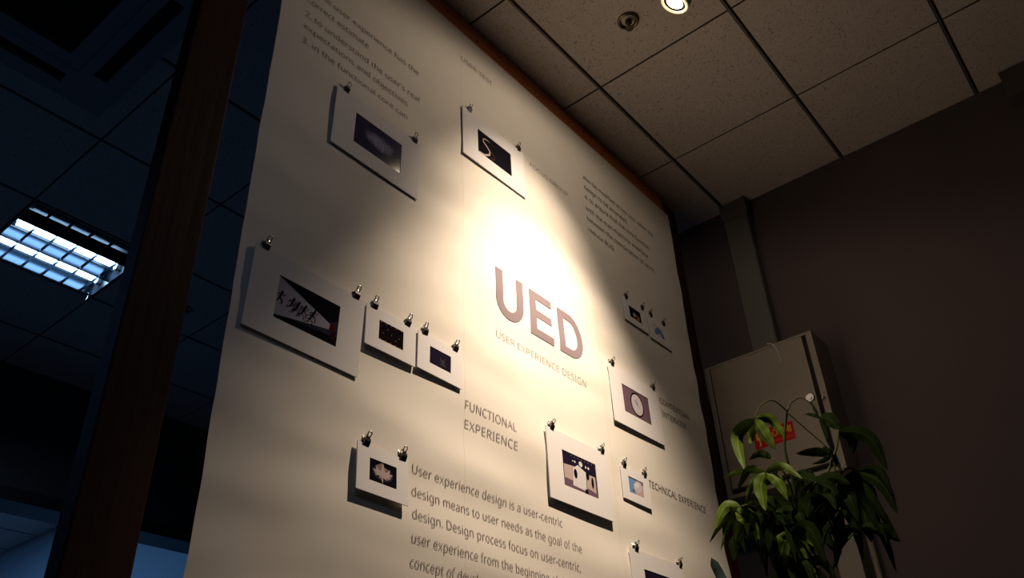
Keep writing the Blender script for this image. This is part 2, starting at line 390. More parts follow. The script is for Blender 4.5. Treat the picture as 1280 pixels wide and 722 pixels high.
def drape(me, off=.0013):
    """lay a flat x-z mesh on the paper"""
    bm = BM(); bm.from_mesh(me)
    for _ in range(3):
        es = [e for e in bm.edges if e.calc_length() > .02]
        if not es: break
        bmesh.ops.subdivide_edges(bm, edges=es, cuts=1); bmesh.ops.triangulate(bm, faces=[f for f in bm.faces if len(f.verts) > 3])
    for v in bm.verts: v.co.y = YB - bd(v.co.x, v.co.z) - off
    bm.to_mesh(me); bm.free(); return me
CAPH = max(v.co.y for v in text_mesh('H').vertices)
def lettering(body, x0, x1, zb, cap, mt='ink', off=None):
    if off is None: off = .002 if x0 > 2.25 else -.010
    me = text_mesh(body, off)
    xs = [v.co.x for v in me.vertices]; a0, a1 = min(xs), max(xs)
    for v in me.vertices: v.co = (x0 + (x1 - x0) * (v.co.x - a0) / (a1 - a0), 0, zb + v.co.y / CAPH * cap)
    me = drape(me); return part('lettering', me, 'ink_lit' if body == 'USER EXPERIENCE DESIGN' else mt if x0 > 2.25 else 'ink_mid', ban)
for t_, x0, x1, z, c in (
    ('1, the user experience has the', .905, 1.352, 3.540, .023), ('correct estimate', .904, 1.139, 3.486, .023),
    ("2, to understand the user's real", .904, 1.361, 3.425, .023), ('expectations and objectives', .904, 1.312, 3.371, .023),
    ('3, in the functional core can', .904, 1.311, 3.312, .023),
    ('also be modified at low cost, when the', 2.303, 2.851, 3.710, .022), ('design to be amended.', 2.303, 2.628, 3.657, .022),
    ('4, to ensure that the core function', 2.303, 2.793, 3.606, .022), ('with the man-machine interface', 2.303, 2.768, 3.549, .022),
    ('between the coordination of work,', 2.303, 2.815, 3.495, .022), ('reduce BUG.', 2.300, 2.488, 3.436, .022),
    ('User experience design is a user-centric', 1.376, 1.980, 2.184, .024), ('design means to user needs as the goal of the', 1.375, 2.065, 2.127, .024),
    ('design. Design process focus on user-centric,', 1.375, 2.053, 2.071, .024), ('user experience from the beginning of the', 1.375, 1.995, 2.015, .024),
    ('concept of development', 1.375, 1.72, 1.959, .024),
    ('USER TEST', 1.563, 1.734, 3.795, .023), ('FOCUS GROUP', 1.938, 2.180, 3.535, .022),
    ('USER EXPERIENCE DESIGN', 1.711, 2.180, 2.707, .024), ('FUNCTIONAL', 1.565, 1.783, 2.418, .026), ('EXPERIENCE', 1.566, 1.786, 2.362, .026),
    ('CONTEXTUAL', 2.685, 2.911, 2.826, .024), ('INTERVIEW', 2.685, 2.870, 2.770, .024), ('TECHNICAL EXPERIENCE', 2.513, 2.920, 2.447, .024)):
    lettering(t_, x0, x1, z, c)
# the three big letters
def ring_pts(cx, cz, rx, rz, a0, a1, n): return [(cx + rx * math.cos(a0 + (a1 - a0) * k / n), cz + rz * math.sin(a0 + (a1 - a0) * k / n)) for k in range(n + 1)]
def strip(bm, A, Bq):
    va = [bm.verts.new((x, 0, z)) for x, z in A]; vb = [bm.verts.new((x, 0, z)) for x, z in Bq]
    for k in range(len(va) - 1): bm.faces.new((va[k], va[k + 1], vb[k + 1], vb[k]))
zt, zb = 2.962, 2.792; sw = .034
bm = BM()      # U
x0, x1 = 1.710, 1.846; cx = (x0 + x1) / 2; rz = .066
out = [(x0, zt)] + ring_pts(cx, zb + rz, (x1 - x0) / 2, rz, PI, 2 * PI, 20) + [(x1, zt)]
inn = [(x0 + sw, zt)] + ring_pts(cx, zb + rz, (x1 - x0) / 2 - sw, rz - .030, PI, 2 * PI, 20) + [(x1 - sw, zt)]
strip(bm, out, inn); me = bpy.data.meshes.new('u'); bm.to_mesh(me); bm.free(); part('big_letter', drape(me), 'ink_mauve', ban)
bm = BM()      # E
x0, x1 = 1.881, 2.005
strip(bm, [(x0, zb), (x0, zt)], [(x0 + sw, zb), (x0 + sw, zt)])
for za, xb in ((zb, x1), ((zb + zt) / 2 - .012, x1 - .006), (zt - .028, x1 - .002)): strip(bm, [(x0 + sw, za), (xb, za)], [(x0 + sw, za + .028), (xb, za + .028)])
me = bpy.data.meshes.new('e'); bm.to_mesh(me); bm.free(); part('big_letter', drape(me), 'ink_mauve', ban)
bm = BM()      # D
x0, x1 = 2.038, 2.182; cz = (zb + zt) / 2; rx = .078
strip(bm, [(x0, zb), (x0, zt)], [(x0 + sw, zb), (x0 + sw, zt)])
out = [(x0 + sw, zt)] + ring_pts(x1 - rx, cz, rx, (zt - zb) / 2, PI / 2, -PI / 2, 24) + [(x0 + sw, zb)]
inn = [(x0 + sw, zt - .028)] + ring_pts(x1 - rx, cz, rx - sw, (zt - zb) / 2 - .028, PI / 2, -PI / 2, 24) + [(x0 + sw, zb + .028)]
strip(bm, out, inn); me = bpy.data.meshes.new('d'); bm.to_mesh(me); bm.free(); part('big_letter', drape(me), 'ink_mauve', ban)

# ================================================================ MOUNTED PRINTS
PM = {}
def flat(name, col, rough=.13): PM[name] = mat('print_' + name, col, rough, spec=.05); return PM[name]
for n_, c_ in (('black', (.007, .006, .010)), ('navy', (.012, .012, .05)), ('white', (.62, .60, .62)), ('lilac', (.34, .33, .42)), ('red', (.09, .006, .006)), ('grey', (.035, .032, .042)), ('amber', (.5, .25, .08)), ('mauve', (.14, .085, .12)), ('dial', (.52, .47, .52)), ('blue', (.13, .24, .52)), ('skyblue', (.13, .26, .50)), ('slate', (.028, .03, .05)), ('umber', (.12, .05, .03)), ('tan', (.45, .35, .34)), ('plum', (.014, .010, .026)), ('dimred', (.03, .008, .01)), ('violet', (.14, .13, .22))):
    flat(n_, c_)
def cloudmat():
    m = mat('print_mist_picture', (.02, .02, .06), .1, spec=.3); b = m.node_tree.nodes['Principled BSDF']
    tc = nd(m, 'ShaderNodeTexCoord'); mp = nd(m, 'ShaderNodeMapping'); mp.inputs['Location'].default_value = (.09, 0, .08); mp.inputs['Scale'].default_value = (13, 1, 26)
    g = nd(m, 'ShaderNodeTexGradient', gradient_type='SPHERICAL')
    mp.inputs['Location'].default_value = (-.1, 0, 2.75)
    lk(m, tc.outputs['Object'], mp.inputs[0]); lk(m, mp.outputs[0], g.inputs[0])
    n = nd(m, 'ShaderNodeTexNoise'); n.inputs['Scale'].default_value = 38; n.inputs['Detail'].default_value = 5; lk(m, tc.outputs['Object'], n.inputs[0])
    mu = nd(m, 'ShaderNodeMath', operation='MULTIPLY'); lk(m, g.outputs[0], mu.inputs[0]); lk(m, n.outputs[0], mu.inputs[1])
    cr = nd(m, 'ShaderNodeValToRGB'); cr.color_ramp.elements[0].position = .10; cr.color_ramp.elements[1].position = .34
    cr.color_ramp.elements[0].color = (.009, .010, .06, 1); cr.color_ramp.elements[1].color = (.26, .26, .40, 1)
    lk(m, mu.outputs[0], cr.inputs[0]); lk(m, cr.outputs[0], b.inputs['Base Color']); PM['mist'] = m
cloudmat()
def dotmat():
    m = mat('print_dotted_picture', (.02, .01, .01), .13, spec=.05); b = m.node_tree.nodes['Principled BSDF']
    tc = nd(m, 'ShaderNodeTexCoord'); v = nd(m, 'ShaderNodeTexVoronoi'); v.inputs['Scale'].default_value = 150; lk(m, tc.outputs['Object'], v.inputs[0])
    cr = nd(m, 'ShaderNodeValToRGB'); cr.color_ramp.elements[0].position = .08; cr.color_ramp.elements[1].position = .3
    cr.color_ramp.elements[0].color = (.04, .02, .012, 1); cr.color_ramp.elements[1].color = (.006, .004, .005, 1)
    lk(m, v.outputs[0], cr.inputs[0]); lk(m, cr.outputs[0], b.inputs['Base Color']); PM['dots'] = m
dotmat()
def ell(cx, cz, rx, rz, n=20, rot=0): return [(cx + rx * math.cos(a) * math.cos(rot) - rz * math.sin(a) * math.sin(rot), cz + rx * math.cos(a) * math.sin(rot) + rz * math.sin(a) * math.cos(rot)) for a in [2 * PI * k / n for k in range(n)]]
def stroke(pts, wd):
    """polygon strip from a polyline, in unit coordinates"""
    P = [Vector((a, b_)) for a, b_ in pts]; A = []; Bq = []
    for i, p in enumerate(P):
        t = P[min(i + 1, len(P) - 1)] - P[max(i - 1, 0)]; t.normalize(); n = Vector((-t.y, t.x)); q = wd[i] if isinstance(wd, list) else wd
        A.append(tuple(p + n * q / 2)); Bq.append(tuple(p - n * q / 2))
    return [('strip', A, Bq)]
def runner(cx, cz, s):
    f = lambda L: [(cx + a * s, cz + b_ * s) for a, b_ in L]
    return [ell(cx + .25 * s, cz + .95 * s, .13 * s, .15 * s, 10), stroke(f([(.2, .85), (.08, .5), (0, .25)]), .22 * s), stroke(f([(.2, .75), (.5, .62), (.62, .85)]), .09 * s),
            stroke(f([(.15, .75), (-.2, .6), (-.42, .42)]), .09 * s), stroke(f([(0, .28), (.35, .05), (.3, -.35)]), .12 * s), stroke(f([(0, .28), (-.2, -.1), (-.6, -.22)]), .12 * s)]
# each picture: list of (material, polygon in units 0..w, 0..h with w:h the print's own), back to front
def pics(kind, W, H):
    L = []
    A = lambda m_, P: L.append((m_, P))
    full = [(0, 0), (W, 0), (W, H), (0, H)]
    if kind == 'mist':
        A('mist', full)
        for k, (a, hh) in enumerate(((.50, .42), (.56, .50), (.63, .34), (.70, .40))): A('violet', [(W * a, H * .28), (W * (a + .016), H * .28), (W * (a + .016), H * (.28 + hh)), (W * a, H * (.28 + hh))])
    elif kind == 'trail':
        A('black', full)
        A('tan', stroke([(.02 * W, .04 * H), (.2 * W, .06 * H), (.34 * W, .22 * H), (.36 * W, .38 * H), (.28 * W, .50 * H), (.17 * W, .62 * H), (.17 * W, .74 * H), (.24 * W, .80 * H), (.36 * W, .80 * H)], [.004, .0085, .0075, .0065, .006, .0055, .005, .004, .002]))
        A('umber', stroke([(.36 * W, .14 * H), (.44 * W, .10 * H), (.50 * W, .18 * H), (.46 * W, .32 * H), (.40 * W, .40 * H)], .0022))
        A('grey', stroke([(.36 * W, .80 * H), (.5 * W, .74 * H), (.62 * W, .66 * H)], [.002, .0015, .001]))
    elif kind == 'run':
        A('slate', full)
        A('black', [(0, 0), (W, 0), (W, H * .22), (0, H * .10)])
        A('black', [(0, H), (W, H * 1), (W, H * .62), (.85 * W, H * .50), (0, H * .99)])
        A('lilac', [(0, H * .075), (.86 * W, H * .33), (.87 * W, H * .47), (0, H * .985)])
        A('red', [(.865 * W, .32 * H), (.93 * W, .30 * H), (.97 * W, .42 * H), (.93 * W, .50 * H), (.87 * W, .48 * H)])
        A('dimred', [(.90 * W, .10 * H), (.98 * W, .10 * H), (.97 * W, .34 * H), (.91 * W, .32 * H)])
        for cx, cz, s in ((.045, .44, .22), (.235, .43, .20), (.315, .38, .22), (.42, .375, .21), (.565, .36, .22)):
            for P in runner(cx * W, cz * H, s * H * 1.0): A('black', P)
    elif kind == 'dots':
        A('dots', full)
        for a, b_ in ((.18, .42), (.52, .5), (.84, .52), (.35, .7), (.7, .3)): A('lilac', ell(W * a, H * b_, .0012, .0012, 6))
        for k in range(5): A('amber', ell(W * (.1 + .2 * k), H * .98 - .0015, .0022, .001, 6)); A('amber', ell(W * (.08 + .2 * k), H * .02 + .0015, .0022, .001, 6))
    elif kind == 'dark':
        A('plum', full); A('grey', ell(W * .62, H * .52, W * .10, H * .22)); A('black', ell(W * .62, H * .66, W * .05, H * .1)); A('grey', [(W * .5, H * .18), (W * .78, H * .2), (W * .72, H * .4), (W * .55, H * .38)])
    elif kind == 'leaf':
        A('black', full); A('slate', ell(W * .5, H * .48, W * .38, H * .34))
        lf = [(-.03, -1), (.03, -1), (.05, -.48), (.42, -.62), (.32, -.36), (.78, -.42), (.66, -.18), (1.1, .14), (.72, .12), (.80, .52), (.42, .20), (.20, .16), (.36, .62), (.16, .50), (0, 1.05)]
        P = lf[1:] + [(-a, b_) for a, b_ in lf[::-1][1:-1]]
        A('tan', [(W * .5 + a * W * .34, H * .52 + b_ * H * .45) for a, b_ in P])
    elif kind == 'party':
        A('plum', full)
        A('tan', [(W * .03, H * .2), (W * .34, H * .24), (W * .34, H * .66), (W * .03, H * .62)]); A('tan', [(W * .68, H * .10), (W * .96, H * .06), (W * .96, H * .60), (W * .70, H * .60)])
        A('mauve', [(0, 0), (W, 0), (W, H * .12), (W * .5, H * .22), (0, H * .24)])
        A('white', [(W * .26, H * .10), (W * .66, H * .08), (W * .68, H * .62), (W * .44, H * .74), (W * .30, H * .60)])
        A('black', ell(W * .36, H * .46, W * .05, H * .14)); A('black', ell(W * .72, H * .55, W * .05, H * .12)); A('black', ell(W * .86, H * .40, W * .035, H * .16))
        A('black', [(W * .60, 0), (W * .70, 0), (W * .69, H * .12), (W * .62, H * .14)])
        for a, r in ((.30, .014), (.36, .02), (.53, .05), (.68, .022), (.76, .024)): A('white', ell(W * a, H * .80 - .003 * (a > .6), W * r * 1.1, H * r * 1.6, 12))
        for k in range(7): A('mauve', ell(W * (.26 + .10 * k), H * .93, W * .018, H * .02, 8))
    elif kind == 'sky':
        A('skyblue', full); A('tan', [(W * .4, 0), (W, 0), (W, H), (W * .55, H)]); A('dial', ell(W * .62, H * .55, W * .30, H * .34, 20, .3)); A('white', ell(W * .55, H * .62, W * .18, H * .16, 20, .4))
        A('mauve', ell(W * .28, H * .2, W * .06, H * .09)); A('mauve', [(W * .86, H * .8), (W, H * .8), (W, H), (W * .9, H)])
    elif kind == 'clock':
        A('mauve', full); A('black', ell(W * .52, H * .5, .0445, .0475, 40)); A('dial', ell(W * .52, H * .5, .038, .041, 40)); A('tan', ell(W * .52, H * .5, .030, .033, 40)); A('dial', ell(W * .52, H * .5, .029, .032, 40))
        A('slate', stroke([(W * .52 - .018, H * .5 + .014), (W * .52, H * .5)], .0035)); A('slate', stroke([(W * .52 - .003, H * .5 + .022), (W * .52, H * .5)], .0028)); A('slate', stroke([(W * .52 + .012, H * .5 - .012), (W * .52, H * .5)], .0022))
    elif kind == 'warm':
        A('black', full); A('umber', ell(W * .55, H * .35, W * .28, H * .3)); A('tan', ell(W * .42, H * .42, W * .12, H * .16)); A('amber', ell(W * .74, H * .3, W * .1, H * .16))
    elif kind == 'fan':
        A('board', full)
        A('blue', [(W * .5 + W * .48 * math.cos(t), H * .02 + H * .9 * math.sin(t)) for t in [PI * k / 18 for k in range(19)]])
        A('white', [(W * .5 + W * .18 * math.cos(t), H * .02 + H * .34 * math.sin(t)) for t in [PI * k / 10 for k in range(11)]])
    elif kind == 'night':
        A('plum', full); A('grey', [(W * .1, 0), (W * .9, 0), (W * .8, H * .3), (W * .2, H * .25)])
    return L
CARDS = (  # kind, cx, cz, w, h, roll, standoff, lean, print size, clip xs, label; places and sizes from image pixels, then scaled about the camera
 ('mist', 1.196, 3.1292, 0.3293, 0.2172, -0.9, 0.02, 1.5, (0.1798, 0.1111), (1.0647, 1.3384), 'large mounted print of pale mist on navy, upper left under the numbered text'),
 ('trail', 1.726, 3.4541, 0.3323, 0.2151, 0.6, 0.014, 0.6, (0.1788, 0.105), (1.5947, 1.8643), 'large white mounted print of a pale S-shaped light trail on black, top middle of banner'),
 ('run', 1.0189, 2.4774, 0.3295, 0.2153, -1.2, 0.022, 2.2, (0.1799, 0.1122), (0.8824, 1.1563), 'large white mounted print of black running figures, at the left edge of the banner'),
 ('dots', 1.2788, 2.5233, 0.1746, 0.1161, -0.2, 0.018, 2.0, (0.0848, 0.0555), (1.2182, 1.3353), 'small white mounted print with a dotted brown pattern, right of the running figures print'),
 ('dark', 1.4596, 2.5236, 0.1725, 0.114, -1.2, 0.018, 2.2, (0.0817, 0.0514), (1.4001, 1.5191), 'small white mounted print with a nearly black picture, right of the dotted one'),
 ('leaf', 1.2698, 2.1485, 0.161, 0.1157, -1.2, 0.034, 2.0, (0.0845, 0.0543), (1.2164, 1.3342), 'small white mounted print of a pale maple leaf on black, lower left of banner'),
 ('party', 2.0824, 2.3695, 0.3276, 0.2238, 0.2, 0.016, 2.6, (0.1784, 0.1129), (1.9483, 2.2184), 'large white mounted print of a purple and white festive room, below the sub-heading'),
 ('sky', 2.4206, 2.4179, 0.1751, 0.1133, 0, 0.016, 1.6, (0.0931, 0.0557), (2.3548, 2.4844), 'small white mounted print with blue sky and pale round shape, beside TECHNICAL EXPERIENCE'),
 ('clock', 2.4927, 2.7488, 0.3314, 0.2243, 0.8, 0.016, 1.8, (0.1809, 0.1091), (2.3512, 2.6321), 'large white mounted print of a round wall clock on mauve, left of CONTEXTUAL INTERVIEW'),
 ('warm', 2.5853, 3.1778, 0.1724, 0.1126, 1.2, 0.014, 1.2, (0.0882, 0.0538), (2.5305, 2.6502), 'small mounted print of warm lights on black, left of the small upper right pair'),
 ('fan', 2.7675, 3.1742, 0.1643, 0.1157, 0.2, 0.014, 1.2, (0.0822, 0.0457), (2.7158, 2.8162), 'small mounted print of a blue fan shape, right of the small upper right pair'),
 ('night', 2.4864, 2.0858, 0.3278, 0.2199, 0, 0.016, 1.6, (0.1785, 0.111), (2.3624, 2.6377), 'large white mounted print with a blackish picture, cut by the photo bottom edge'),
)
# clip prototype meshes (local: z up, y towards the paper, origin where the jaws meet the card edge)
def clip_meshes():
    bm = BM(); w2 = .0095
    prof = [(-.0016, -.008), (-.0068, .004), (-.0062, .0105), (.0062, .0105), (.0068, .004), (.0016, -.008), (.0028, -.0085), (.0086, .004), (.0078, .0122), (-.0078, .0122), (-.0086, .004), (-.0028, -.0085)]
    a = [bm.verts.new((-w2, y, z)) for y, z in prof]; c = [bm.verts.new((w2, y, z)) for y, z in prof]; n = len(prof)
    for k in range(n): bm.faces.new((a[k], a[(k + 1) % n], c[(k + 1) % n], c[k]))
    for s in (a, c):
        for k in range(5): bm.faces.new((s[k], s[k + 1], s[10 - k], s[(11 - k) % 12]))
    bmesh.ops.recalc_face_normals(bm, faces=bm.faces[:]); jaw = bpy.data.meshes.new('jaw'); bm.to_mesh(jaw); bm.free(); jaw.materials.append(MT['darksteel'])
    bm = BM()
    pts = [(-.0065, 0, -.004), (-.0048, 0, .005)] + [(.0062 * math.cos(t), 0, .013 + .0062 * math.sin(t)) for t in [PI - PI * k / 8 * 1.0 for k in range(9)]] + [(.0048, 0, .005), (.0065, 0, -.004)]
    tube(bm, pts, .0019, 7); box(bm, -.0058, .0058, -.0008, .0008, -.008, .006)
    bmesh.ops.recalc_face_normals(bm, faces=bm.faces[:]); h = bpy.data.meshes.new('handle'); bm.to_mesh(h); bm.free(); h.materials.append(MT['steel'])
    for p in h.polygons: p.use_smooth = True
    bm = BM(); lathe(bm, [(0, 0), (.0042, 0), (.0046, .002), (.003, .0035), (.0012, .004), (.001, .024), (0, .025)], 12)
    bmesh.ops.transform(bm, matrix=Matrix.Rotation(-PI / 2, 4, 'X'), verts=bm.verts)
    bmesh.ops.recalc_face_normals(bm, faces=bm.faces[:]); nl = bpy.data.meshes.new('pin'); bm.to_mesh(nl); bm.free(); nl.materials.append(MT['steel'])
    return jaw, h, nl
JAW, HANDLE, PIN = clip_meshes()
proto = empty('bulldog_clip'); 
def addp(name, me, loc, rot):
    o = bpy.data.objects.new(name, me); C.objects.link(o); o.parent = proto; o.location = loc; o.rotation_euler = rot
addp('jaw', JAW, (0, 0, 0), (0, 0, 0)); addp('handle', HANDLE, (0, -.005, .0125), (math.radians(28), 0, 0)); addp('handle', HANDLE, (0, .005, .0125), (math.radians(-28), 0, 0)); addp('pin', PIN, (0, -.001, .0225), (0, 0, 0))
first = [True]
def place_clip(loc, rz, label):
    if first[0]: r = proto; first[0] = False
    else:
        r = proto.copy(); C.objects.link(r)
        for ch in list(proto.children):
            c = ch.copy(); C.objects.link(c); c.parent = r
    r.location = loc; r.rotation_euler = (0, rz, 0); r.scale = (.88, .88, .88)
    tag(r, label, 'clip', 'steel bulldog clips holding the prints')
SHORT = dict(mist='misty navy', trail='light trail', run='running figures', dots='dotted brown', dark='nearly black', leaf='maple leaf', party='purple festive room', sky='blue sky', clock='wall clock', warm='warm lights', fan='blue fan', night='blackish bottom-edge')
JAG = [math.radians(t) for t in (8, -6, 3, -9, 5, 0, -4, 7, -8, 4, 6, -3)]
for ci, (kind, cx, cz, w_, h_, roll, so, lean, (pw, ph), cxs, lab) in enumerate(CARDS):
    # origin at the middle of the top edge, x right, z up, y into the wall
    a = math.radians(roll)
    gap = dict(leaf=.009, party=.004, run=.003).get(kind, .0026)
    mb = lambda zz: max(bd(cx + u_ * w_ / 2, zz + v_ * h_ / 4) for u_ in (-1, -.5, 0, .5, 1) for v_ in (-1, 0, 1))
    s1, s2 = mb(cz + h_ / 4), mb(cz - h_ / 4)
    slope = (s2 - s1) / (h_ / 2) + .0005 * lean / h_
    top = Vector((cx - math.sin(a) * h_ / 2, YB - s1 - gap + slope * h_ / 4, cz + h_ / 2))
    e = empty('mounted_print', top, (-math.atan(slope), -a, 0), label=lab, cat='picture', group='mounted prints clipped to the banner')
    bm = BM(); t_ = .0028
    W2, ww, hh = w_ / 2, pw / 2, ph / 2; zc = -h_ / 2
    # board with a window: four strips of board round the recessed print, with a slight bow
    for r in ((-W2, -ww, -h_, 0), (ww, W2, -h_, 0), (-ww, ww, -h_, zc - hh), (-ww, ww, zc + hh, 0)):
        box(bm, r[0], r[1], -t_, 0, r[2], r[3])
    bmesh.ops.remove_doubles(bm, verts=bm.verts, dist=1e-6)
    o = obj('mat_board', bm, 'board', e)
    # print and its picture
    L = pics(kind, pw, ph); mats = []; bm = BM()
    for k, (mn, P) in enumerate(L):
        mm = PM.get(mn) or MT[mn]
        if mm not in mats: mats.append(mm)
        y = -.0012 - .00012 * k
        nv = lambda Q: [bm.verts.new((-ww + min(pw, max(0, a_)), y, zc - hh + min(ph, max(0, b_)))) for a_, b_ in Q]
        if P[0][0] == 'strip':
            va, vb = nv(P[0][1]), nv(P[0][2])
            for k2 in range(len(va) - 1): bm.faces.new((va[k2], va[k2 + 1], vb[k2 + 1], vb[k2])).material_index = mats.index(mm)
            continue
        f = bm.faces.new(nv(P)); f.material_index = mats.index(mm)
        if len(P) > 4: bmesh.ops.triangulate(bm, faces=[f], ngon_method='EAR_CLIP')
    me = bpy.data.meshes.new('print'); bm.normal_update(); bm.to_mesh(me); bm.free()
    for mm in mats: me.materials.append(mm)
    o = bpy.data.objects.new('print', me); C.objects.link(o); o.parent = e
    for q, xk in enumerate(cxs):
        dx = xk - top.x; zk = top.z + math.tan(a) * dx
        place_clip((xk, top.y - .0014, zk + .0015), JAG[(ci * 2 + q) % 12], 'steel bulldog clip on the %s corner of the %s print' % (('top left', 'top right')[q], SHORT[kind]))

# ================================================================ CEILING FITTINGS
# spot lamp
AX = -(Vector((1.75, 1.415, 2.55)) - LAMP).normalized()
q = AX.to_track_quat('Z', 'Y').to_matrix().to_4x4()
sl = empty('track_spotlight', LAMP, label='lit cylindrical ceiling spotlight aimed at the banner', cat='lamp')
Lm = q   # local, children sit relative to the empty
bm = BM(); lathe(bm, [(.041, .006), (.047, 0), (.050, .002), (.050, .125), (.044, .135), (0, .135)], 32); bmesh.ops.transform(bm, matrix=Lm, verts=bm.verts)
obj('body', bm, 'lampbody', sl, smooth=False)
bm = BM(); lathe(bm, [(.0475, -.0005), (.046, -.003), (.0405, -.002), (.039, .004)], 32); bmesh.ops.transform(bm, matrix=Lm, verts=bm.verts); obj('reflector_ring', bm, 'ring', sl, smooth=True)
bm = BM(); lathe(bm, [(0, .001), (.028, .003), (.030, .006), (0, .012)], 32); bmesh.ops.transform(bm, matrix=Lm, verts=bm.verts); obj('lens', bm, 'lens', sl, smooth=True)
bm = BM(); lathe(bm, [(.029, .004), (.041, .003)], 32); bmesh.ops.transform(bm, matrix=Lm, verts=bm.verts); obj('baffle', bm, 'gap', sl)
piv = AX * .085
bm = BM(); tube(bm, [piv + Vector((0, 0, .045)), Vector((piv.x, piv.y, ZC - LAMP.z - .02))], .009, 12); obj('stem', bm, 'lampbody', sl, smooth=True)
bm = BM(); lathe(bm, [(0, 0), (.042, 0), (.045, .004), (.045, .021), (0, .021)], 28, mtx=Matrix.Translation((piv.x, piv.y, ZC - LAMP.z - .0215))); obj('ceiling_rose', bm, 'lampbody', sl)
# sprinkler near the lamp
def sprinkler(x, y, s, label):
    e = empty('sprinkler_head', (x, y, ZC), label=label, cat='sprinkler')
    bm = BM(); lathe(bm, [(.030 * s, .004), (.041 * s, 0), (.042 * s, -.005), (.036 * s, -.010), (.031 * s, -.008), (.027 * s, .001), (.027 * s, .006)], 32); obj('escutcheon', bm, 'brass', e, smooth=True)
    bm = BM(); lathe(bm, [(0, .004), (.027 * s, .004)], 24); obj('cup', bm, 'gap', e)
    bm = BM(); lathe(bm, [(.011 * s, .004), (.013 * s, -.014), (.008 * s, -.02), (0, -.02)], 16); obj('body', bm, 'brass', e, smooth=True)
    bm = BM()
    for sg in (-1, 1): tube(bm, [(sg * .011 * s, 0, -.016), (sg * .014 * s, 0, -.030), (sg * .004 * s, 0, -.044)], .0022 * s, 6)
    obj('frame_arms', bm, 'brass', e, smooth=True)
    bm = BM(); tube(bm, [(0, 0, -.018), (0, 0, -.042)], .002 * s, 8); obj('glass_bulb', bm, 'red', e, smooth=True)
    bm = BM(); lathe(bm, [(0, -.043), (.015 * s, -.044), (.016 * s, -.046), (0, -.0465)], 18); obj('deflector', bm, 'brass', e)
    return e
sprinkler(2.010, .955, 1.0, 'round brass sprinkler head in the ceiling tile next to the lit spotlight')
sprinkler(2.038, 3.961, .8, 'small sprinkler head in the dark office ceiling behind the post')

# louvred troffer
def troffer(i, j, label, lit=True):
    x0, x1, y0, y1 = GX + i * G + .006, GX + (i + 1) * G - .006, GY + j * G + .006, GY + (j + 1) * G - .006
    cx, cy = (x0 + x1) / 2, (y0 + y1) / 2
    e = empty('fluorescent_troffer', (cx, cy, ZC), label=label, cat='ceiling light'); hx, hy = (x1 - x0) / 2, (y1 - y0) / 2
    bm = BM(); t = .008
    box(bm, -hx, hx, -hy, hy, .085, .093); box(bm, -hx, -hx + t, -hy, hy, -.002, .085); box(bm, hx - t, hx, -hy, hy, -.002, .085); box(bm, -hx + t, hx - t, -hy, -hy + t, -.002, .085); box(bm, -hx + t, hx - t, hy - t, hy, -.002, .085)
    obj('housing', bm, 'housing', e)
    for k, yy in enumerate((-.195, 0, .195)):
        bm = BM(); tube(bm, [(-hx + .035, yy, .052), (hx - .035, yy, .052)], .0165, 14)
        obj('tube', bm, 'tube' if (k and lit) else 'tube_off', e, smooth=True)
        for sg in (-1, 1):
            bm = BM(); box(bm, sg * (hx - .022) - .012, sg * (hx - .022) + .012, yy - .013, yy + .013, .03, .085); obj('lamp_holder', bm, 'white', e)
    # long mirror blades (V section) between and beside the tubes
    for yy in (-.292 + .012, -.0975, .0975, .28):
        bm = BM(); wv = .022 if abs(yy) < .2 else .010
        a = [bm.verts.new((sx, yy + dy, z)) for sx in (-hx + t, hx - t) for dy, z in ((-wv * .7, .072), (0, .001), (wv * .7, .072))]
        bm.faces.new((a[0], a[1], a[4], a[3])); bm.faces.new((a[1], a[2], a[5], a[4])); obj('mirror_blade', bm, 'mirror', e)
    for r in (-.195, 0, .195):
        for k in range(5):
            xx = -hx + (k + .72) * (2 * hx) / 5.6 + .03
            bm = BM(); a = [bm.verts.new((xx + dx, r + dy, z)) for dy in (-.085, .085) for dx, z in ((-.006, .020), (0, .001), (.006, .020))]
            bm.faces.new((a[0], a[1], a[4], a[3])); bm.faces.new((a[1], a[2], a[5], a[4])); obj('cross_blade', bm, 'mirror', e)
    return e
tr = troffer(-1, 4, 'square louvred ceiling light with two lit blue-white tubes, left of the wooden post')
bm = BM(); tube(bm, bez([(.262, .268, 0), (.268, .272, -.02), (.262, .270, -.05)], 4), .004, 6); obj('loose_clip', bm, 'steel', tr, smooth=True)
for (i, j, lb) in ((-4, -3, 'square louvred ceiling light in the showroom behind the camera, outside the picture'), (-5, 4, 'square louvred office ceiling light near the left wall, outside the picture'), (-2, 10, 'square louvred ceiling light in the room beyond the dark header, outside the picture')):
    x, y = GX + (i + .5) * G, GY + (j + .5) * G
    e = empty('fluorescent_troffer', (x, y, ZC), label=lb, cat='ceiling light')
    bm = BM(); box(bm, -.29, .29, -.29, .29, .03, .09); obj('housing', bm, 'housing', e)

# air conditioner cassette
ax0, ax1, ay0, ay1 = ac_box; acx, acy = (ax0 + ax1) / 2, (ay0 + ay1) / 2
ac = empty('air_conditioner_cassette', (acx, acy, ZC), label='square ceiling air conditioner cassette with dark vent slots, top left in the dark office', cat='air conditioner')
bm = BM(); H_ = .475
def slab(bm, r, z0, z1): box(bm, r[0], r[1], r[2], r[3], z0, z1)
sl_ = []
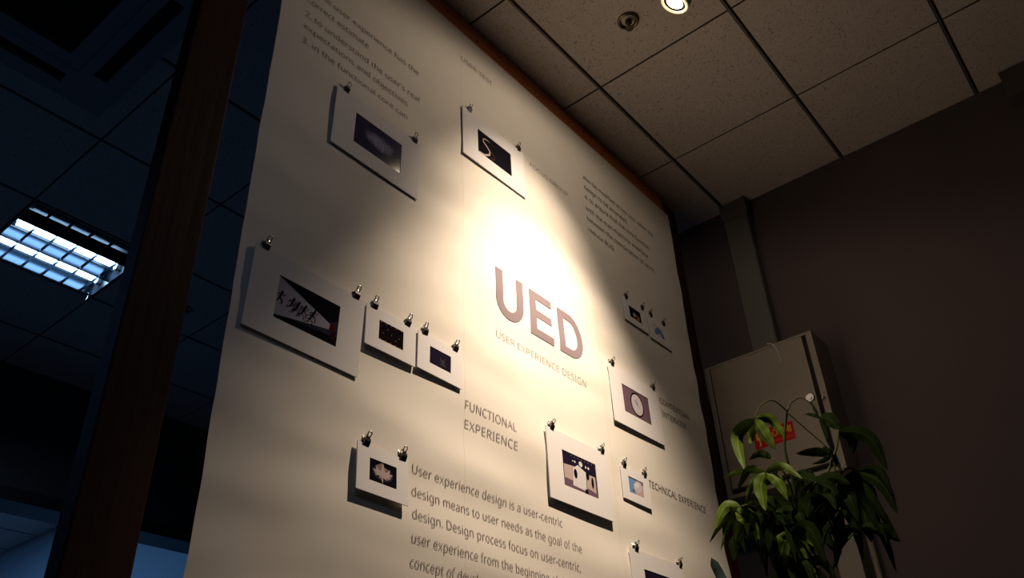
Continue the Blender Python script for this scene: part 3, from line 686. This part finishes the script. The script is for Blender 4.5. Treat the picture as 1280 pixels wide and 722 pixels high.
# panel: outer ring and inner ring leave the four slots open
for r in ((-H_, H_, -H_, -.405), (-H_, H_, .455 - .0, H_), (-H_, -.405, -.405, .455), (.405, H_, -.405, .455), (-.34, .34, -.34, .34)): pass
o_ = .400; i_ = .345; c_ = .275
for r in ((-H_, H_, -H_, -o_), (-H_, H_, o_, H_), (-H_, -o_, -o_, o_), (o_, H_, -o_, o_), (-i_, i_, -i_, -.235), (-i_, i_, .235, i_), (-i_, -.235, -.235, .235), (.235, i_, -.235, .235),
          (-o_, -c_, -o_, -i_), (c_, o_, -o_, -i_), (-o_, -c_, i_, o_), (c_, o_, i_, o_), (-o_, -i_, -i_, -c_), (-o_, -i_, c_, i_), (i_, o_, -i_, -c_), (i_, o_, c_, i_)):
    slab(bm, r, -.022, .01)
bmesh.ops.remove_doubles(bm, verts=bm.verts, dist=1e-5)
obj('panel', bm, 'acpanel', ac)
obj('duct_box', box(BM(), -.42, .42, -.42, .42, .02, .12), 'acdark', ac)
for r in ((-c_, c_, -o_ + .004, -i_ - .004), (-c_, c_, i_ + .004, o_ - .004), (-o_ + .004, -i_ - .004, -c_, c_), (i_ + .004, o_ - .004, -c_, c_)):
    obj('vent_flap', box(BM(), r[0], r[1], r[2], r[3], -.004, .002), 'acdark', ac, bevel=.002)
bm = BM()
for k in range(22): box(bm, -.232, .232, -.23 + k * .021, -.23 + k * .021 + .009, -.016, -.002)
tag(obj('intake_grille', bm, 'acdark', ac), kind='stuff')
for r in ((-.296, .296, .2955, .2975), (-.296, .296, -.2975, -.2955), (.2955, .2975, -.296, .296), (-.2975, -.2955, -.296, .296)):
    obj('panel_seam', box(BM(), r[0], r[1], r[2], r[3], -.0225, -.02), 'gap', ac)

# ================================================================ PLANT
PL = {"hubs":{"A":[2.25,0.886,2.444],"B":[2.42,0.754,2.46],"C":[2.45,0.754,2.354],"D":[2.5,0.732,2.439],"E":[2.5,0.713,2.304],"F":[2.4,0.803,2.267],"G":[2.22,0.875,2.267],"I":[2.3,1.002,2.219],"J":[2.3,0.866,2.102],"H":[2.3,0.881,2.335]},"leaves":[["A",[2.25,0.948,2.407],[2.22,0.935,2.288],0.046],["A",[2.28,0.917,2.417],[2.28,0.928,2.38],0.03],["A",[2.25,0.868,2.388],[2.25,0.843,2.333],0.048],["A",[2.28,0.848,2.439],[2.29,0.825,2.374],0.034],["B",[2.42,0.773,2.477],[2.42,0.794,2.486],0.014],["B",[2.42,0.723,2.445],[2.42,0.709,2.407],0.055],["B",[2.42,0.746,2.405],[2.42,0.748,2.368],0.016],["B",[2.42,0.761,2.494],[2.42,0.768,2.52],0.012],["C",[2.45,0.803,2.373],[2.43,0.852,2.377],0.034],["C",[2.45,0.774,2.372],[2.45,0.793,2.375],0.014],["C",[2.45,0.763,2.374],[2.45,0.776,2.383],0.012],["C",[2.45,0.747,2.332],[2.45,0.739,2.297],0.02],["C",[2.45,0.781,2.342],[2.45,0.819,2.34],0.018],["D",[2.52,0.658,2.402],[2.53,0.634,2.29],0.052],["D",[2.52,0.706,2.417],[2.53,0.719,2.364],0.045],["D",[2.55,0.718,2.454],[2.55,0.689,2.421],0.02],["E",[2.5,0.648,2.286],[2.5,0.632,2.21],0.03],["E",[2.5,0.653,2.249],[2.5,0.634,2.155],0.045],["E",[2.5,0.686,2.196],[2.52,0.657,2.106],0.034],["E",[2.5,0.722,2.193],[2.48,0.718,2.089],0.062],["E",[2.5,0.76,2.219],[2.47,0.748,2.116],0.055],["E",[2.52,0.696,2.239],[2.53,0.701,2.132],0.04],["E",[2.5,0.77,2.253],[2.5,0.809,2.167],0.05],["F",[2.4,0.847,2.289],[2.37,0.886,2.226],0.05],["F",[2.4,0.843,2.223],[2.37,0.865,2.158],0.05],["F",[2.4,0.814,2.204],[2.38,0.809,2.133],0.055],["F",[2.4,0.764,2.233],[2.4,0.754,2.165],0.05],["F",[2.43,0.759,2.28],[2.45,0.723,2.249],0.045],["F",[2.43,0.83,2.312],[2.45,0.886,2.328],0.03],["G",[2.2,0.889,2.224],[2.18,0.882,2.149],0.048],["G",[2.22,0.923,2.285],[2.22,0.968,2.236],0.03],["G",[2.22,0.824,2.271],[2.22,0.777,2.222],0.03],["G",[2.25,0.95,2.301],[2.26,1.024,2.302],0.024],["G",[2.22,0.919,2.246],[2.22,0.95,2.201],0.026],["G",[2.22,0.846,2.236],[2.22,0.83,2.175],0.04],["H",[2.3,0.911,2.358],[2.3,0.949,2.349],0.028],["I",[2.28,1.042,2.225],[2.26,1.078,2.16],0.042],["I",[2.29,0.994,2.184],[2.29,0.986,2.162],0.05],["I",[2.3,1.031,2.201],[2.3,1.051,2.191],0.024],["I",[2.3,1.071,2.184],[2.3,1.119,2.141],0.018],["I",[2.32,1.063,2.175],[2.32,1.097,2.119],0.016],["I",[2.32,0.956,2.22],[2.33,0.917,2.194],0.024],["I",[2.32,0.975,2.177],[2.32,0.975,2.122],0.04],["I",[2.33,1.028,2.18],[2.34,1.054,2.141],0.03],["J",[2.27,0.894,2.106],[2.26,0.91,2.055],0.045],["J",[2.28,0.884,2.058],[2.28,0.901,2.015],0.045],["J",[2.32,0.853,2.07],[2.32,0.851,2.012],0.05],["J",[2.32,0.833,2.103],[2.32,0.801,2.048],0.045]],"stems":[[[2.4,0.887,2.175],[2.38,0.863,2.259],[2.36,0.857,2.375],[2.36,0.83,2.47],[2.37,0.812,2.512]],[[2.37,0.812,2.512],[2.39,0.786,2.527],[2.4,0.763,2.503],[2.42,0.754,2.46]],[[2.36,0.824,2.486],[2.3,0.84,2.505],[2.27,0.87,2.484],[2.25,0.886,2.444]],[[2.36,0.825,2.481],[2.4,0.79,2.423],[2.45,0.752,2.361]],[[2.4,0.875,2.172],[2.44,0.793,2.28],[2.48,0.747,2.378],[2.5,0.732,2.439]],[[2.4,0.875,2.172],[2.32,0.854,2.265],[2.3,0.87,2.317],[2.3,0.881,2.335]],[[2.4,0.875,2.172],[2.3,0.87,2.264],[2.25,0.859,2.283],[2.22,0.875,2.267]],[[2.4,0.879,2.104],[2.34,0.931,2.183],[2.31,0.972,2.217],[2.3,1.002,2.219]],[[2.4,0.875,2.172],[2.4,0.833,2.244],[2.4,0.803,2.267]],[[2.4,0.879,2.104],[2.45,0.762,2.274],[2.48,0.728,2.31],[2.5,0.713,2.304]],[[2.4,0.901,2.063],[2.35,0.868,2.091],[2.3,0.866,2.102]],[[2.45,0.762,2.274],[2.45,0.755,2.321],[2.45,0.754,2.354]]],"spear":[[2.5,1.171,1.996],[2.5,1.194,2.083],[2.48,1.209,2.151]]}  # hub, leaf, stem and spear points taken from image pixels at chosen depths
pt = empty('potted_tree', (2.42, .92, 0), label='tall leafy potted tree with drooping hand-shaped leaves, in front of the metal cabinet', cat='plant')
bm = BM(); lathe(bm, [(0, 0), (.15, 0), (.17, .02), (.215, .36), (.235, .38), (.235, .42), (.215, .42), (.20, .38), (0, .38)], 40, mtx=Matrix.Translation((2.42, .92, 0))); part('pot', bm, 'pot', pt, smooth=False)
bm = BM(); lathe(bm, [(.205, .385), (.1, .395), (0, .40)], 32, mtx=Matrix.Translation((2.42, .92, 0))); part('soil', bm, 'soil', pt)
for k in range(3):      # plaited trunk
    pts = []
    for s_ in range(34):
        t_ = s_ / 33; a_ = 2 * PI * k / 3 + t_ * 9
        r_ = .040 * (1 - .45 * t_) + .012 * (t_ > .96)
        pts.append((2.42 - .02 * t_ + r_ * math.cos(a_), .92 - .04 * t_ + r_ * math.sin(a_), .385 + 1.52 * t_))
    part('trunk', tube(BM(), pts, [.030 - .012 * i / 33 for i in range(34)], 10), 'bark', pt, smooth=True)
for n_, s_ in enumerate(PL['stems']):
    P = bez(s_, 8)
    r0 = .0052 if n_ in (0, 4, 7, 9) else .0034
    if n_ in (1, 2, 3): r0 = .0024
    part('stem', tube(BM(), P, [r0 * (1 - .4 * i / (len(P) - 1)) for i in range(len(P))], 7), 'stem', pt, smooth=True)
crown = Vector((2.40, .88, 1.90))
for q_ in ((2.4, .887, 2.175), (2.4, .879, 2.104), (2.4, .901, 2.063)):
    q_ = Vector(q_); part('stem', tube(BM(), bez([crown, (crown + q_) / 2 + Vector((.01, -.01, 0)), q_], 6), [.009, .009, .0085, .008, .008, .0075, .007, .007, .0065, .006, .006, .0055, .0052], 7), 'stem', pt, smooth=True)
def leaf(base, mid, tip, wd, mt, seed=0, blunt=0):
    base, mid, tip = Vector(base), Vector(mid), Vector(tip)
    P = bez([base, mid, tip], 7); n = len(P) - 1; rg = random.Random(seed)
    out = (mid - Vector((2.42, .85, 2.2))); view = Vector((-.7, -.5, -.4)) + Vector((rg.uniform(-.4, .4), rg.uniform(-.4, .4), rg.uniform(-.3, .5)))
    bm = BM(); uvl = bm.loops.layers.uv.new('UVMap'); rows = []
    for i, p in enumerate(P):
        t = (P[min(i + 1, n)] - P[max(i - 1, 0)]).normalized(); u = i / n
        side = t.cross(view); side.normalize(); wd_k = .84; nor = side.cross(t)
        ww = wd_k * wd / 2 * (math.sin(PI * min(1, u ** .8 * .97 + .02)) ** .8 if not blunt else min(1, (1 - u) * 7 + .15) * (.8 + .2 * math.sin(PI * u)))
        if i == n: ww = .0005
        wv = .0016 * math.sin(u * 22 + seed)
        rows.append([bm.verts.new(p + side * ww * s_ + nor * (-abs(s_) * ww * .32 + wv * abs(s_))) for s_ in (-1, -.5, 0, .5, 1)])
    for i in range(n):
        for k in range(4):
            f = bm.faces.new((rows[i][k], rows[i][k + 1], rows[i + 1][k + 1], rows[i + 1][k]))
            for lp, (uu, vv) in zip(f.loops, ((k / 4, i / n), ((k + 1) / 4, i / n), ((k + 1) / 4, (i + 1) / n), (k / 4, (i + 1) / n))): lp[uvl].uv = (uu, vv)
    return part('leaf', bm, mt, pt, smooth=True)
LAMPLIT = 'AGI'  # hubs whose leaves are coloured as lit by the lamp
for n_, (h, md_, tp, wd) in enumerate(PL['leaves']):
    leaf(PL['hubs'][h], md_, tp, wd, 'leaf_lamplit' if (h in LAMPLIT or h == 'J') else 'leaf_shaded', n_)
leaf(*PL['spear'], .036, 'leaf_spear', 3, 1)
# the dense lower crown: whorls of drooping leaflets on short stalks from the branching point
rg = random.Random(5)
for hcount in range(16):
    a_ = rg.uniform(0, 2 * PI); rr_ = rg.uniform(.05, .22); z_ = rg.uniform(1.93, 2.26)
    hub = Vector((2.44 + rr_ * math.cos(a_) * .7, .88 + rr_ * math.sin(a_) * .85, z_))
    s0 = crown + Vector((0, 0, rg.uniform(.0, .16)))
    part('stem', tube(BM(), bez([s0, (s0 + hub) / 2 + Vector((0, 0, .04)), hub], 5), .0028, 6), 'stem', pt, smooth=True)
    nl = rg.choice((5, 6, 6, 7)); ph0 = rg.uniform(0, 6)
    for k in range(nl):
        b_ = ph0 + 2 * PI * k / nl; ln = rg.uniform(.09, .15); d = Vector((math.cos(b_), math.sin(b_), 0))
        mid = hub + d * ln * .5 + Vector((0, 0, rg.uniform(-.03, .015))); tip = hub + d * ln * rg.uniform(.6, .85) + Vector((0, 0, -ln * rg.uniform(.5, .9)))
        if max(mid.y, tip.y) > 1.20: continue
        leaf(hub, mid, tip, rg.uniform(.034, .05), 'leaf_shaded', hcount * 10 + k)
